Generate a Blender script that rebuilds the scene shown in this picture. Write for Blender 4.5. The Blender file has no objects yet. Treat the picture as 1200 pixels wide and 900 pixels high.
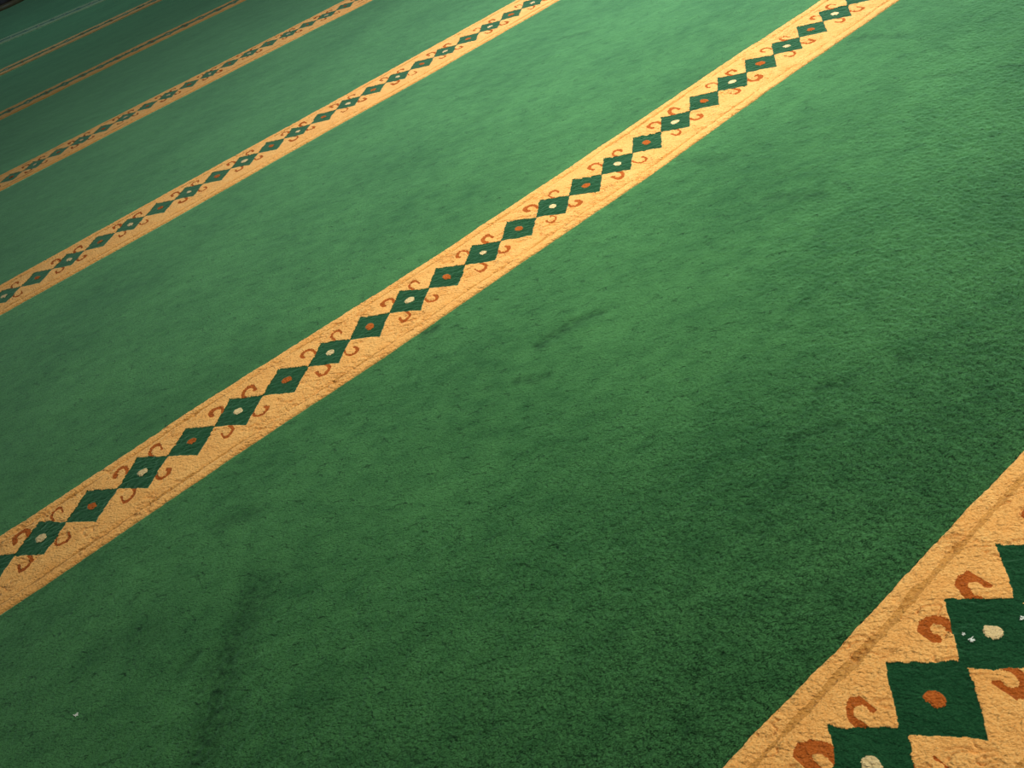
import bpy, math
import numpy as np
from mathutils import Matrix, Vector

C = bpy.context.scene.collection
D = 1.2                      # distance between two woven borders (m)
P = 0.10446                  # pitch of the diamonds along a border (m)

# ------------------------------------------------------------------ helpers
def vnoise(x, y, seed=0):
    """smooth value noise in -1..1 on numpy arrays"""
    xi = np.floor(x).astype(np.int64); yi = np.floor(y).astype(np.int64)
    xf = x - xi; yf = y - yi
    xf = xf*xf*(3-2*xf); yf = yf*yf*(3-2*yf)
    def h(a, b):
        n = (a*374761393 + b*668265263 + seed*974634777) & 0xffffffff
        n = ((n ^ (n >> 13))*1274126177) & 0xffffffff
        n = (n ^ (n >> 16)) & 0xffff
        return n/32767.5 - 1.0
    a = h(xi, yi)*(1-xf) + h(xi+1, yi)*xf
    b = h(xi, yi+1)*(1-xf) + h(xi+1, yi+1)*xf
    return a*(1-yf) + b*yf

def fbm(x, y, seed=0, o=3):
    s = 0; a = 1.0; t = 0
    for i in range(o):
        s = s + a*vnoise(x*2**i, y*2**i, seed+i*17); t += a; a *= .5
    return s/t

def smooth(e0, e1, x):
    t = np.clip((x-e0)/(e1-e0), 0, 1)
    return t*t*(3-2*t)

def grid_mesh(name, X, Y, Z, mats, face_mat=None, parent=None):
    """X, Y, Z are (nu, nv) arrays; one quad grid as one mesh object"""
    nu, nv = X.shape
    co = np.stack([X, Y, Z], -1).reshape(-1, 3).astype(np.float32)
    i = np.arange(nu-1)[:, None]*nv + np.arange(nv-1)[None, :]
    f = np.stack([i, i+nv, i+nv+1, i+1], -1).reshape(-1, 4).astype(np.int32)
    me = bpy.data.meshes.new(name)
    me.vertices.add(len(co)); me.vertices.foreach_set('co', co.ravel())
    me.loops.add(f.size); me.loops.foreach_set('vertex_index', f.ravel())
    me.polygons.add(len(f))
    me.polygons.foreach_set('loop_start', np.arange(0, f.size, 4, dtype=np.int32))
    for m in mats: me.materials.append(m)
    if face_mat is not None:
        me.polygons.foreach_set('material_index', face_mat.reshape(-1).astype(np.int32))
    me.polygons.foreach_set('use_smooth', np.ones(len(f), dtype=bool))
    me.update(calc_edges=True)
    o = bpy.data.objects.new(name, me); C.objects.link(o)
    if parent: o.parent = parent
    return o

def raw_mesh(name, verts, faces, mat, parent=None, smooth_=False):
    me = bpy.data.meshes.new(name); me.from_pydata(verts, [], faces); me.materials.append(mat)
    if smooth_:
        for p in me.polygons: p.use_smooth = True
    me.update()
    o = bpy.data.objects.new(name, me); C.objects.link(o)
    if parent: o.parent = parent
    return o

def box(name, a, b, mat, parent=None):
    x0, y0, z0 = a; x1, y1, z1 = b
    v = [(x0,y0,z0),(x1,y0,z0),(x1,y1,z0),(x0,y1,z0),(x0,y0,z1),(x1,y0,z1),(x1,y1,z1),(x0,y1,z1)]
    f = [(0,3,2,1),(4,5,6,7),(0,1,5,4),(1,2,6,5),(2,3,7,6),(3,0,4,7)]
    return raw_mesh(name, v, f, mat, parent)

def lathe(name, prof, mat, parent=None, n=96):
    v = []; f = []
    for r, z in prof:
        for k in range(n):
            a = 2*math.pi*k/n; v.append((r*math.cos(a), r*math.sin(a), z))
    for j in range(len(prof)-1):
        for k in range(n):
            k2 = (k+1) % n; f.append((j*n+k, j*n+k2, (j+1)*n+k2, (j+1)*n+k))
    f.append(tuple(range(n-1, -1, -1))); f.append(tuple((len(prof)-1)*n+k for k in range(n)))
    o = raw_mesh(name, v, f, mat, parent, True)
    return o

# ------------------------------------------------------------------ materials
def pile_material(name, dark, light, sheen=0.35, sheen_tint=(1,1,1,1), bump=1.0, fine=420.0,
                  patch=0.35, dash=0.0, rough=1.0, lean=None, tuft=.0016):
    m = bpy.data.materials.new(name); m.use_nodes = True
    nt = m.node_tree; N = nt.nodes; L = nt.links
    bs = N['Principled BSDF']
    bs.inputs['Roughness'].default_value = rough
    bs.inputs['Specular IOR Level'].default_value = 0.04
    bs.inputs['Sheen Weight'].default_value = sheen
    bs.inputs['Sheen Roughness'].default_value = 0.45
    bs.inputs['Sheen Tint'].default_value = sheen_tint
    tc = N.new('ShaderNodeTexCoord')
    def mapping(rot, scale):
        # rotate into the direction of the combed pile, squeeze along it
        mp = N.new('ShaderNodeMapping'); mp.vector_type = 'TEXTURE'
        mp.inputs['Rotation'].default_value = (0, 0, -rot)
        mp.inputs['Scale'].default_value = tuple(1/q for q in scale)
        L.new(tc.outputs['Object'], mp.inputs['Vector']); return mp.outputs['Vector']
    def noise(vec, scale, detail=2, rough_=.5):
        n = N.new('ShaderNodeTexNoise'); n.inputs['Scale'].default_value = scale
        n.inputs['Detail'].default_value = detail; n.inputs['Roughness'].default_value = rough_
        L.new(vec, n.inputs['Vector']); return n.outputs['Fac']
    def math_(op, a, b):
        n = N.new('ShaderNodeMath'); n.operation = op
        for k, s in enumerate((a, b)):
            if isinstance(s, (int, float)): n.inputs[k].default_value = s
            else: L.new(s, n.inputs[k])
        return n.outputs[0]
    # combed fibres lie along one direction of the floor
    comb = mapping(math.radians(30), (1.0, 1.5, 1.0))
    comb2 = mapping(math.radians(0), (1.0, 1.9, 1.0))
    plain = mapping(0, (1, 1, 1))
    # colour: broad trodden patches, small tufts and single fibres
    big = noise(comb2, 2.2, 4, .6)
    mid = noise(comb, 22.0, 3, .6)
    fin = noise(comb, fine, 2, .6)
    s = math_('ADD', math_('MULTIPLY', big, patch), math_('MULTIPLY', mid, .30))
    s = math_('ADD', s, math_('MULTIPLY', fin, .65-patch*.5))
    mr = N.new('ShaderNodeMapRange'); mr.inputs['From Min'].default_value = .43
    mr.inputs['From Max'].default_value = .68
    L.new(s, mr.inputs['Value'])
    mix = N.new('ShaderNodeMix'); mix.data_type = 'RGBA'
    mix.inputs['A'].default_value = (*dark, 1); mix.inputs['B'].default_value = (*light, 1)
    L.new(mr.outputs['Result'], mix.inputs['Factor'])
    col = mix.outputs['Result']
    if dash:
        # trodden smudges and crease shade painted into the colour, stored on the mesh
        at = N.new('ShaderNodeAttribute'); at.attribute_name = 'smudge_shade'
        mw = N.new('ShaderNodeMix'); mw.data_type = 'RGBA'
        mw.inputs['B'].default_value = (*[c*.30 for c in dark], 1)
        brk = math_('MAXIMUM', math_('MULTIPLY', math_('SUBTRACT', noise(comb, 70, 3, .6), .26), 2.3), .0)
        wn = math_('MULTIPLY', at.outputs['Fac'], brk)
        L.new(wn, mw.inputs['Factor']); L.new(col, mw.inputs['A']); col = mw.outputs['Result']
    L.new(col, bs.inputs['Base Color'])
    # relief: tufts (voronoi), combed ridges, fibres
    vo = N.new('ShaderNodeTexVoronoi'); vo.inputs['Scale'].default_value = 200
    L.new(comb, vo.inputs['Vector'])
    b1 = N.new('ShaderNodeBump'); b1.inputs['Distance'].default_value = tuft
    if tuft > .002:
        # the pile stands up more in the first half metre, beyond it is trodden flat
        sp = N.new('ShaderNodeSeparateXYZ'); L.new(tc.outputs['Object'], sp.inputs[0])
        ms = N.new('ShaderNodeMapRange'); ms.inputs['From Min'].default_value = .30; ms.inputs['From Max'].default_value = .80
        ms.inputs['To Min'].default_value = 1.0; ms.inputs['To Max'].default_value = .30
        L.new(math_('ADD', sp.outputs['Y'], math_('MULTIPLY', noise(plain, 3, 2), .25)), ms.inputs['Value'])
        L.new(ms.outputs['Result'], b1.inputs['Strength'])
    b1.invert = True
    L.new(vo.outputs['Distance'], b1.inputs['Height'])
    b2 = N.new('ShaderNodeBump'); b2.inputs['Distance'].default_value = 0.0058*bump
    L.new(noise(comb, 210, 3, .6), b2.inputs['Height']); L.new(b1.outputs['Normal'], b2.inputs['Normal'])
    b3 = N.new('ShaderNodeBump'); b3.inputs['Distance'].default_value = 0.006*bump
    L.new(noise(comb, 28, 3, .65), b3.inputs['Height']); L.new(b2.outputs['Normal'], b3.inputs['Normal'])
    last = b3
    if dash:
        # short combed furrows where the pile has parted
        n1 = noise(mapping(math.radians(28), (1.0, 1.8, 1.0)), 34, 3, .5)
        mk = N.new('ShaderNodeMapRange'); mk.inputs['From Min'].default_value = .60
        mk.inputs['From Max'].default_value = .74; L.new(n1, mk.inputs['Value'])
        b4 = N.new('ShaderNodeBump'); b4.invert = True; b4.inputs['Distance'].default_value = 0.006*dash
        L.new(mk.outputs['Result'], b4.inputs['Height']); L.new(last.outputs['Normal'], b4.inputs['Normal'])
        last = b4
    nrm = last.outputs['Normal']
    if lean:
        # the nap leans over to one side of the hall
        va = N.new('ShaderNodeVectorMath'); va.operation = 'ADD'; va.inputs[1].default_value = lean
        vn = N.new('ShaderNodeVectorMath'); vn.operation = 'NORMALIZE'
        L.new(nrm, va.inputs[0]); L.new(va.outputs[0], vn.inputs[0]); nrm = vn.outputs[0]
    if sheen <= .25:
        L.new(nrm, bs.inputs['Normal'])
        return m
    # long pile: matt yarn body plus the soft bloom of its fibre tips
    out = N['Material Output']; N.remove(bs)
    df = N.new('ShaderNodeBsdfDiffuse'); df.inputs['Roughness'].default_value = .6
    L.new(col, df.inputs['Color']); L.new(nrm, df.inputs['Normal'])
    sh = N.new('ShaderNodeBsdfSheen'); sh.inputs['Roughness'].default_value = .45
    sh.inputs['Color'].default_value = tuple(c*sheen for c in sheen_tint[:3]) + (1,)
    bs_ = N.new('ShaderNodeBump'); bs_.inputs['Distance'].default_value = .0008
    L.new(noise(comb, 60, 3, .6), bs_.inputs['Height']); L.new(bs_.outputs['Normal'], sh.inputs['Normal'])
    ad = N.new('ShaderNodeAddShader'); L.new(df.outputs[0], ad.inputs[0]); L.new(sh.outputs[0], ad.inputs[1])
    L.new(ad.outputs[0], out.inputs['Surface'])
    return m

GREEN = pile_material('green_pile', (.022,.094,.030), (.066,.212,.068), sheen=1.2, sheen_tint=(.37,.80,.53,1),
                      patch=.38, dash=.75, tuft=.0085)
DIAMOND = pile_material('diamond_green_pile', (.008,.054,.020), (.020,.095,.036), sheen=.95, sheen_tint=(.40,.80,.56,1),
                        bump=.8, patch=.1)
CREAM = pile_material('cream_pile', (.84,.415,.115), (.95,.595,.212), sheen=.40, sheen_tint=(.86,.86,.64,1), bump=.8, patch=.12)
RUST = pile_material('rust_pile', (.38,.085,.012), (.56,.15,.028), sheen=.1, sheen_tint=(1,.8,.6,1), bump=.7, patch=.1)
OCHRE = pile_material('ochre_pile', (.60,.27,.06), (.76,.40,.11), sheen=.1, bump=.8, patch=.1)
PALE_GREEN = pile_material('pale_green_pile', (.34,.44,.18), (.50,.62,.28), sheen=.2, bump=.8, patch=.1)  # paler, greener tone for the farthest border
MID_GREEN = pile_material('mid_green_pile', (.10,.21,.11), (.17,.30,.17), sheen=.2, bump=.8, patch=.1)
IVORY = pile_material('ivory_pile', (.68,.50,.24), (.88,.70,.38), sheen=.15, bump=.8, patch=.1)

def plain_material(name, col, rough=.6, nscale=12, var=.25, spec=.3):
    m = bpy.data.materials.new(name); m.use_nodes = True
    N = m.node_tree.nodes; L = m.node_tree.links; bs = N['Principled BSDF']
    bs.inputs['Roughness'].default_value = rough; bs.inputs['Specular IOR Level'].default_value = spec
    tc = N.new('ShaderNodeTexCoord'); n = N.new('ShaderNodeTexNoise'); n.inputs['Scale'].default_value = nscale
    n.inputs['Detail'].default_value = 5
    L.new(tc.outputs['Object'], n.inputs['Vector'])
    mix = N.new('ShaderNodeMix'); mix.data_type = 'RGBA'
    mix.inputs['A'].default_value = (*[c*(1-var) for c in col], 1)
    mix.inputs['B'].default_value = (*[min(1, c*(1+var)) for c in col], 1)
    L.new(n.outputs['Fac'], mix.inputs['Factor']); L.new(mix.outputs['Result'], bs.inputs['Base Color'])
    return m

SCREED = plain_material('floor_screed', (.30,.29,.27), .9)
PLASTER = plain_material('plaster', (.55,.53,.48), .9, 3, .06)
DARKWOOD = plain_material('dark_brown_wood', (.035,.020,.011), .45, 9, .4)
RIM = plain_material('pale_wood_rim', (.22,.17,.075), .4, 20, .2)
LINT = plain_material('white_lint', (.75,.80,.74), .9, 200, .1)

# ------------------------------------------------------------------ camera
F = Vector((0.28940736, 0.69251446, -0.66080792)); R = Vector((0.76896465, -0.57931853, -0.27033943))
Uv = Vector((0.57003224, 0.42989971, 0.70017818))
CAM = Vector((0, -0.125278*D, 0.747652*D))
cd = bpy.data.cameras.new('camera'); cam = bpy.data.objects.new('camera', cd); C.objects.link(cam)
cd.sensor_width = 36; cd.lens = 878.496/1200*36; cd.clip_start = .02; cd.clip_end = 100
M = Matrix((R, Uv, -F)).transposed().to_4x4(); M.translation = CAM; cam.matrix_world = M
bpy.context.scene.camera = cam

def ground(px, py):
    d = F + R*((px-600)/878.496) + Uv*((450-py)/878.496); t = -CAM.z/d.z
    return CAM.x+t*d.x, CAM.y+t*d.y

# ------------------------------------------------------------------ setting
fl = box('floor', (-3.2, -1.6, -.11), (7.2, 10.9, -.010), SCREED); fl['kind'] = 'structure'
wb = box('wall_back', (-3.2, 10.75, -.010), (7.2, 10.9, 3.4), PLASTER); wb['kind'] = 'structure'
bb = box('baseboard_back', (-3.2, 10.73, -.010), (7.2, 10.75, .11), DARKWOOD); bb['kind'] = 'structure'

# ------------------------------------------------------------------ carpet
carpet = bpy.data.objects.new('carpet', None); C.objects.link(carpet)
carpet['label'] = 'green pile prayer carpet covering the floor, crossed by cream borders of green diamonds'
carpet['category'] = 'carpet'

U0, U1 = -2.6, 5.6           # ends of the carpet along the borders
# measured run of every border: index k, knots (x, offset of upper edge), (x, offset of lower edge)
BORDERS = {
 0: dict(up=[(-.5,.103),(.18,.103),(.25,.104),(.34,.102),(.53,.1045),(.64,.106),(.75,.1047),(1.5,.104)],
         lo=[(-.5,-.112),(1.5,-.112)], c=[(-.5,.0),(.29,.002),(.39,-.001),(.49,0),(1.5,0)],
         u0=.28654, du={0:.0015,1:-.0011,2:.0028}, white=0, res=(.00125,.00115), span=(-.55,1.75)),
 1: dict(up=[(-.8,.098),(-.51,.0977),(-.32,.0969),(-.06,.1036),(.25,.0925),(.51,.0862),(.95,.0916),(1.05,.0945),(1.61,.1055),(1.71,.104),(1.95,.1069)],
         lo=[(-.53,-.113),(-.34,-.1157),(-.14,-.1152),(.0,-.1168),(.25,-.1236),(.49,-.1225),(.86,-.1245),(1.01,-.125),(1.45,-.1095),(1.99,-.1065)],
         c=[(-.53,.012),(-.43,.0125),(-.33,.008),(-.22,.007),(-.12,.0028),(-.02,.0002),(.09,-.0030),(.19,-.0062),(.30,-.0083),(.40,-.009),(.51,-.0135),(.61,-.0143),(.72,-.0115),(.82,-.0135),(.92,-.0172),(1.03,-.0155),(1.13,-.008),(1.24,-.002),(1.34,.006),(1.45,.007),(1.66,.0045),(1.87,.0075)],
         u0=-.43279, du=dict(enumerate([-.004,-.0082,-.0049,-.004,-.0039,.0050,.0065,.002,.0030,-.0015,-.0035,-.001,-.0045,-.0066,-.0071,-.005,-.0045,.0025,.0052,.010,.0079,.0075,.004])),
         white=0, res=(.00165,.0015), span=(-1.3,2.8)),
 2: dict(up=[(-.38,.1147),(.21,.1193),(.75,.1175),(1.28,.1212),(1.73,.1240)],
         lo=[(-.31,-.096),(.15,-.104),(.65,-.097),(1.14,-.103),(1.77,-.090)],
         c=[(-.37,.012),(-.16,.016),(0,.026),(.15,.025),(.4,.026),(.7,.027),(.9,.029),(1.1,.019),(1.4,.010),(1.72,.013)],
         u0=-.37204, du={}, white=0, res=(.0030,.0026), span=(-1.4,3.2)),
 3: dict(up=[(-.25,.085),(.34,.093),(.9,.090),(1.52,.098)],
         lo=[(-.27,-.1174),(.34,-.1094),(.84,-.103),(1.56,-.115)],
         c=[(-.2,-.022),(0,-.006),(.3,.004),(.7,.010),(.95,.019),(1.1,.012),(1.45,-.006)],
         u0=-.20781, du={}, white=1, res=(.0045,.0035), span=(-1.6,3.6)),
 4: dict(up=[(-.12,.052),(.4,.056),(.7,.064),(1.23,.052)], lo=[(-.14,-.110),(.34,-.098),(.65,-.086),(1.19,-.084)],
         c=[(0,-.022),(1,-.014)], u0=.03, du={}, white=0, res=(.006,.005), span=(-1.8,4.2)),
 5: dict(up=[(0,.054),(.6,.048),(1.1,.046)], lo=[(0,-.120),(.6,-.130),(1.1,-.124)],
         c=[(0,-.032),(1,-.036)], u0=.05, du={}, white=0, res=(.008,.006), span=(-2.0,4.8)),
 6: dict(up=[(-1,.16),(.15,.088),(.92,-.085),(2,-.16)], lo=[(-1,-.04),(.15,-.124),(.92,-.285),(2,-.36)],
         c=[(-1,.06),(.15,-.02),(.92,-.185),(2,-.26)], u0=.02, du={}, white=0, res=(.010,.008), span=(-2.2,5.0)),
}

def curve(knots, u):
    k = sorted(knots)
    x = np.array([a for a, b in k]); y = np.array([b for a, b in k])
    if len(k) == 1: return np.full_like(u, y[0])
    # soften the knots a little so that the weave bends instead of kinking
    return (np.interp(u-.035, x, y) + 2*np.interp(u, x, y) + np.interp(u+.035, x, y))/4

# one scroll of the motif as a run of points (m, from the diamond's centre) and half widths
CURL = np.array([(.0255,.0270,.0042),(.0235,.0350,.0040),(.0240,.0440,.0043),(.0300,.0515,.0046),
                 (.0390,.0540,.0052),(.0470,.0500,.0060),(.0505,.0420,.0062),(.0475,.0350,.0048)])

def curl_distance(s, t, wob, thick):
    """signed distance (negative inside) to a scroll drawn in the first quadrant"""
    d = np.full(s.shape, 9.0)
    pts = CURL
    for a, b in zip(pts[:-1], pts[1:]):
        dx, dy = b[0]-a[0], b[1]-a[1]; l2 = dx*dx+dy*dy
        h = np.clip(((s-a[0])*dx + (t-a[1])*dy)/l2, 0, 1)
        r = (a[2] + (b[2]-a[2])*h)*thick
        d = np.minimum(d, np.hypot(s-a[0]-dx*h, t-a[1]-dy*h) - r)
    return d + wob

def build_border(k, B):
    ru, rv = B['res']; a, b = B['span']
    u = np.arange(a, b, ru)
    up = curve(B['up'], u); lo = curve(B['lo'], u); c = curve(B['c'], u)
    # ragged selvedge: single tufts stick out
    rag = .0011 if k < 2 else .0016
    up = up + rag*fbm(u*140, u*0+3.3, 5+k, 2) + .0012*vnoise(u*22, u*0+1.3, 50+k)
    lo = lo + rag*fbm(u*140, u*0+7.7, 9+k, 2) + .0012*vnoise(u*22, u*0+4.3, 70+k)
    nv = int(.215/rv)
    w = np.linspace(0, 1, nv)
    # a few rows packed at both edges for the rounded rim that drops to the field
    e = np.array([-.0015, 0.0, .0006, .0015, .003])
    wid = (up-lo)[:, None]
    rows = np.concatenate([np.broadcast_to(e[None, :], (len(u), 5)), .0045 + w[None, :]*(wid-.009),
                           wid - e[::-1][None, :]], 1)
    V = lo[:, None] + rows                     # offset from the border's line
    Ug = np.broadcast_to(u[:, None], V.shape)
    Y = k*D + V
    def pattern(U, V, cc):
        """material index and sinking of the motif at points"""
        wx = .0011*fbm(U*170, V*170, 31+k, 2) + .0016*vnoise(U*48, V*48, 41+k)
        wy = .0011*fbm(U*170, V*170, 33+k, 2) + .0016*vnoise(U*48, V*48, 43+k)
        if k == 0: wx = wx*1.5; wy = wy*1.5
        elif k > 1: wx = wx*1.2; wy = wy*1.2
        n = (U - B['u0'])/P
        # shift by measured irregularity
        if B['du']:
            ks = sorted(B['du']); xs = np.array([B['u0']+i*P for i in ks]); ds = np.array([B['du'][i] for i in ks])
            n = (U - np.interp(U, xs, ds) - B['u0'])/P
        i = np.round(n); s = (n-i)*P + wx; t = V - cc + wy
        s = s - .05*t*np.where(k == 1, 1, 0)
        amp = 1 + .05*vnoise(i*7.3, i*0+k, 11)
        h = P/2 + (.0022 if k else .0062)
        dia = (np.abs(s)/h)**.97 + (np.abs(t)/(.0558 if k == 0 else (.0535 if k < 4 else .042))/amp)**.97
        neck = .0052 if k == 0 else (.0022 if k < 4 else .022)
        ddia = (dia-1)*.036
        ddia = np.minimum(ddia, np.maximum(np.abs(t)-neck, np.abs(np.abs(s)-P/2)-(.009 if k < 4 else .040)))
        white = (i.astype(int) + B['white']) % 2 == 0
        rx = .0098*(1+.18*vnoise(i*3.1, i*0+2, 3)); ry = .0098*(1+.18*vnoise(i*5.7, i*0+5, 4))
        ddot = (np.hypot(s/rx, (t + .15*s)/ry)-1)*.009
        thick = (1.18 if k == 0 else .82) if k < 2 else .9
        dcu = np.full(U.shape, 9.0)
        for q, (su, sv) in enumerate(((1,1),(-1,1),(-1,-1),(1,-1))):
            ju = .003*vnoise(i*2.3+q*9, i*0+1, 5); jv = .0035*vnoise(i*4.1+q*5, i*0+8, 6)
            sc = 1 + .12*vnoise(i*6.1+q*3, i*0+4, 7)
            tk = thick*(1 + .35*vnoise(i*8.7+q*2, i*0+6, 8))
            S = (su*s+ju); T = (sv*t+jv)
            S = .037 + (S-.037)*sc; T = .030 + (T-.030)*sc
            dcu = np.minimum(dcu, curl_distance(S, T, 0, tk))
        dcu = np.where(white, dcu, 9.0)
        return ddia, ddot, dcu, white
    uc = (Ug[:-1, :-1] + Ug[1:, 1:])/2; vc = (V[:-1, :-1] + V[1:, 1:])/2
    ddia, ddot, dcu, white = pattern(uc, vc, ((c[:-1]+c[1:])/2)[:, None])
    fm = np.zeros(uc.shape, int)
    if k < 4: fm[dcu < 0] = 2
    fm[ddia < 0] = 1
    fm[(ddot < 0) & white] = 3
    fm[(ddot < 0) & ~white] = 2
    # a thin ochre line is woven in along both edges
    cen = (up[:-1]+up[1:])[:, None]/2, (lo[:-1]+lo[1:])[:, None]/2
    jit = .0015*vnoise(uc*14, uc*0+k, 61) + .0012*fbm(uc*120, vc*200, 67, 2)
    hw = .0040 if k == 0 else .0026
    line = np.minimum(np.abs(vc-(cen[0]-.0215)+jit), np.abs(vc-(cen[1]+.0225)+jit)) < hw*(1+.6*vnoise(uc*25, vc*60, 69))
    if k < 4: fm[(fm == 0) & line] = 4
    # relief
    ddia, ddot, dcu, white = pattern(Ug, V, c[:, None])
    top = .0052
    Z = np.full(V.shape, top)
    ed = np.minimum(V-lo[:, None], up[:, None]-V)
    Z *= np.clip(np.sqrt(np.clip(1-(1-np.clip(ed/.0065, 0, 1))**2, 0, 1)), 0, 1)
    Z = np.where(ed < 0, -.006, Z)
    # sunken line along both edges
    wl = .0015*vnoise(Ug*14, Ug*0+k, 61)
    for g0, dep in ((up[:, None]-.0215+wl, .0030), (lo[:, None]+.0225+wl, .0026)):
        Z -= dep*np.exp(-((V-g0)/.0048)**2)*(1+.35*vnoise(Ug*30, V*30, 63))
    # diamonds sit a little lower than the cream, scrolls in between
    Z -= .0016*smooth(.0012, -.0012, ddia)*(1-smooth(.0012, -.0012, ddot))
    Z -= .0008*smooth(.001, -.001, dcu)
    # combed tufts: cracks run along one direction of the floor
    ca, sa = math.cos(math.radians(-37)), math.sin(math.radians(-37))
    A = Ug*ca + Y*sa; Bc = -Ug*sa + Y*ca
    wv = .006*vnoise(A*35, Bc*35, 71)
    r = np.abs(fbm(A*38, (Bc+wv)*150, 73, 2))
    crack = smooth(.16, .0, r)*smooth(-.1, .5, vnoise(A*22, Bc*30, 75))
    cream = smooth(-.001, .001, np.minimum(ddia, dcu))
    amp = 1.0 if k < 2 else .6
    Z += np.where(ed > .0008, amp*(-.0042*crack*(.35+.65*cream) + .0009*fbm(A*110, Bc*260, 77, 2)
                                   + .0010*fbm(Ug*18, Y*18, 79, 2)), 0)
    return grid_mesh('border_band', Ug, Y, Z, [CREAM if k < 6 else PALE_GREEN, DIAMOND if k < 6 else MID_GREEN, RUST if k < 6 else MID_GREEN, IVORY, OCHRE if k < 6 else PALE_GREEN], fm, carpet)

for k, B in BORDERS.items():
    o = build_border(k, B)
    o['label'] = 'cream woven border with a chain of green diamonds and rust scrolls'

# green field between the borders: one strip of pile per prayer row
def build_field(y0, y1, x0, x1, res):
    x = np.arange(x0, x1+res, res); y = np.linspace(y0, y1, max(2, int(round((y1-y0)/res))+1))
    X, Y = np.meshgrid(x, y, indexing='ij')
    Z = .0010*fbm(X*3.1, Y*4.3, 101, 3)
    ca, sa = math.cos(math.radians(-30)), math.sin(math.radians(-30))
    A = X*ca + Y*sa; Bc = -X*sa + Y*ca
    Z += .0006*fbm(A*9, Bc*22, 103, 3)
    if res < .003:
        # tufts in rows, finer towards the sides
        wob = .0030*fbm(X*60, Y*60, 111, 2)
        a2 = A + wob; b2 = Bc + wob
        rough = 1 - .75*smooth(.35, .75, Y + .10*fbm(X*3, Y*3, 117, 2) - .25*np.clip(X-.7, 0, 1))
        tuft = vnoise(a2*150, b2*215, 113)
        Z += rough*(.0011*tuft + .0009*fbm(X*330, Y*330, 115, 1))
    # the backing dips under the borders
    for k, B in BORDERS.items():
        if k*D < y0 - .5 or k*D > y1 + .5: continue
        up = curve(B['up'], x)[:, None] + k*D; lo = curve(B['lo'], x)[:, None] + k*D
        Z -= .0085*smooth(.0005, .007, np.minimum(Y-lo, up-Y))
    # rucks and smudges of the trodden pile, their shade painted in
    smudge_shade = np.zeros(X.shape)
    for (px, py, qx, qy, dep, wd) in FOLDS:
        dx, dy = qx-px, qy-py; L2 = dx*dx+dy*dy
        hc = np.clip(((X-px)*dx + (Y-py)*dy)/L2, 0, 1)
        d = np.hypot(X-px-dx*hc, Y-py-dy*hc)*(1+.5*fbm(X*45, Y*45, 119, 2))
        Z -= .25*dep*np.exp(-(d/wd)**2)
        smudge_shade = np.maximum(smudge_shade, np.minimum(1, dep/.0028)*np.exp(-(d/wd)**2))
    o = grid_mesh('pile_field', X, Y, Z, [GREEN], None, carpet)
    at = o.data.attributes.new('smudge_shade', 'FLOAT', 'POINT')
    at.data.foreach_set('value', smudge_shade.reshape(-1).astype(np.float32))
    return o

def fg(*a):
    return [(*ground(x1, y1), *ground(x2, y2), dep, wd) for (x1, y1, x2, y2, dep, wd) in a]

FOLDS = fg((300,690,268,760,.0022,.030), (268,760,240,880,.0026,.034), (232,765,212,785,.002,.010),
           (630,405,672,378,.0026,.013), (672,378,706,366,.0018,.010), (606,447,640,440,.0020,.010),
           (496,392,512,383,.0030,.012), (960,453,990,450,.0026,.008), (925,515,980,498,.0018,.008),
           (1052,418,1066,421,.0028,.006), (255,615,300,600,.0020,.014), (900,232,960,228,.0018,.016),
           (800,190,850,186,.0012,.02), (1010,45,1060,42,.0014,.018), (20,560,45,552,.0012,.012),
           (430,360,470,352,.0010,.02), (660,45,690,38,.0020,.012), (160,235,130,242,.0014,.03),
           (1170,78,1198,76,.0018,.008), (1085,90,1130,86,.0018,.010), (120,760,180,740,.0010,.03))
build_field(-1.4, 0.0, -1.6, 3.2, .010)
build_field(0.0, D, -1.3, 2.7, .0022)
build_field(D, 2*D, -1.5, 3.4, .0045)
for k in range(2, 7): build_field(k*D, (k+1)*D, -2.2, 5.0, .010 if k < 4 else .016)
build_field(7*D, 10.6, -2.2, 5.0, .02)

# ------------------------------------------------------------------ round pillar in the far corner
col = bpy.data.objects.new('pillar', None); C.objects.link(col); col.location = (.40, 9.24, .002)
col['label'] = 'dark brown round pillar with a pale rim at its foot, standing on the carpet in the far corner'
col['category'] = 'pillar'
lathe('base_ring', [(.300,-.008),(.300,.018),(.296,.028),(.285,.034),(.262,.036),(.258,.036)], RIM, col)
lathe('shaft', [(.262,.0),(.262,.05),(.255,.06),(.25,.4),(.245,1.8),(.245,3.2)], DARKWOOD, col)

# ------------------------------------------------------------------ lint
def lint(x, y, size, seed, label, z=.0045):
    rng = np.random.default_rng(seed); v = []; f = []
    for j in range(9):                          # a tangle of bent fibres, each a thin strip
        a = rng.uniform(0, 2*math.pi); p = np.array([rng.normal(0, .2), rng.normal(0, .2), .12+.2*rng.random()])*size
        wdt = size*.09; n0 = len(v)
        for q in range(6):
            a += rng.normal(0, .7); dx, dy = math.cos(a), math.sin(a)
            for sx, sz in ((-1,-1),(1,-1),(1,1),(-1,1)):
                v.append((p[0]-dy*wdt*sx, p[1]+dx*wdt*sx, p[2]+wdt*sz))
            p = p + np.array([dx, dy, rng.normal(0, .25)])*size*.16; p[2] = max(p[2], size*.1)
        for q in range(5):
            o0 = n0+q*4
            for e in range(4): f.append((o0+e, o0+(e+1) % 4, o0+4+(e+1) % 4, o0+4+e))
        f.append((n0, n0+3, n0+2, n0+1)); f.append((n0+20, n0+21, n0+22, n0+23))
    o = raw_mesh('lint', v, f, LINT); o.location = (x, y, z)
    o['label'] = label; o['category'] = 'lint'
    return o

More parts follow.
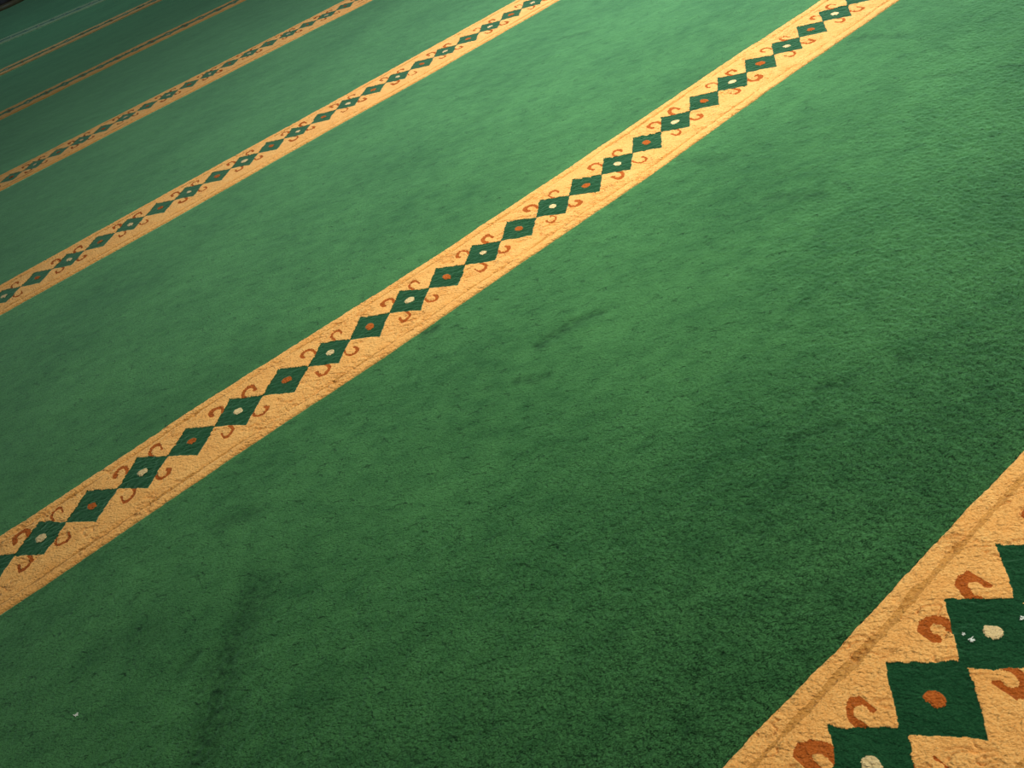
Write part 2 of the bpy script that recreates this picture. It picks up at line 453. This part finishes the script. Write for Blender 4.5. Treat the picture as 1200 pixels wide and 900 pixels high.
lint(*ground(1138, 752.5), .0044, 3, 'white lint fluff in the nearest cream-dotted diamond, the larger of two specks there', .004)
lint(*ground(1128.5, 745.5), .0026, 4, 'tiny pale lint speck in the nearest cream-dotted diamond, beside a larger white fluff', .004)
x_, y_ = ground(1198, 727)
lint(x_, y_, .0045, 5, 'white lint fluff on green diamond at the right edge of the photo', .004)
x_, y_ = ground(90, 838)
lint(x_, y_, .0042, 6, 'single pale lint speck on the dark green pile at lower left', .001)

# ------------------------------------------------------------------ light
def area(name, loc, target, size, power, col, sy=None, spread=180):
    l = bpy.data.lights.new(name, 'AREA'); l.shape = 'RECTANGLE'; l.size = size; l.size_y = sy or size
    l.energy = power; l.color = col; l.spread = math.radians(spread)
    o = bpy.data.objects.new(name, l); C.objects.link(o); o.location = loc
    o.rotation_euler = (Vector(target)-Vector(loc)).to_track_quat('-Z', 'Y').to_euler()
    return o
# a shaded lamp over the middle of the hall, then unseen fills added: a low one, a central one, a warm one near
# the photographer and a dim cool one at the far end
area('ceiling_lamp', (2.2, 1.9, 2.5), (2.2, 1.9, 0), .8, 42, (1.03, 1.0, 1.10), spread=110)
area('low_fill', (1.0, 2.2, 1.8), (1.0, 2.2, 0), .8, 11, (.94, 1.0, .72))  # unseen low fill, added to brighten the carpet around it
area('centre_fill', (1.0, 1.0, 1.8), (1.0, 1.0, 0), .8, 8.5, (1.0, 1.0, .80), spread=100)  # added to lift the middle of the carpet, no fixture seen
area('near_fill', (1.1, -.9, 1.9), (.9, .2, 0), .5, 30, (1.0, .97, .84))  # unseen warm fill, added to brighten the near right
area('far_fill', (.6, 6.5, 2.6), (.6, 6.5, 0), .8, 17, (.66, 1.0, 1.5))  # unseen cool fill, added to light the far borders

w = bpy.data.worlds.new('world'); bpy.context.scene.world = w; w.use_nodes = True
bg = w.node_tree.nodes['Background']; bg.inputs['Color'].default_value = (1.0, .95, .85, 1); bg.inputs['Strength'].default_value = .012

vs = bpy.context.scene.view_settings
vs.view_transform = 'Standard'; vs.look = 'None'; vs.gamma = 1; vs.use_curve_mapping = False; vs.exposure = 0.0
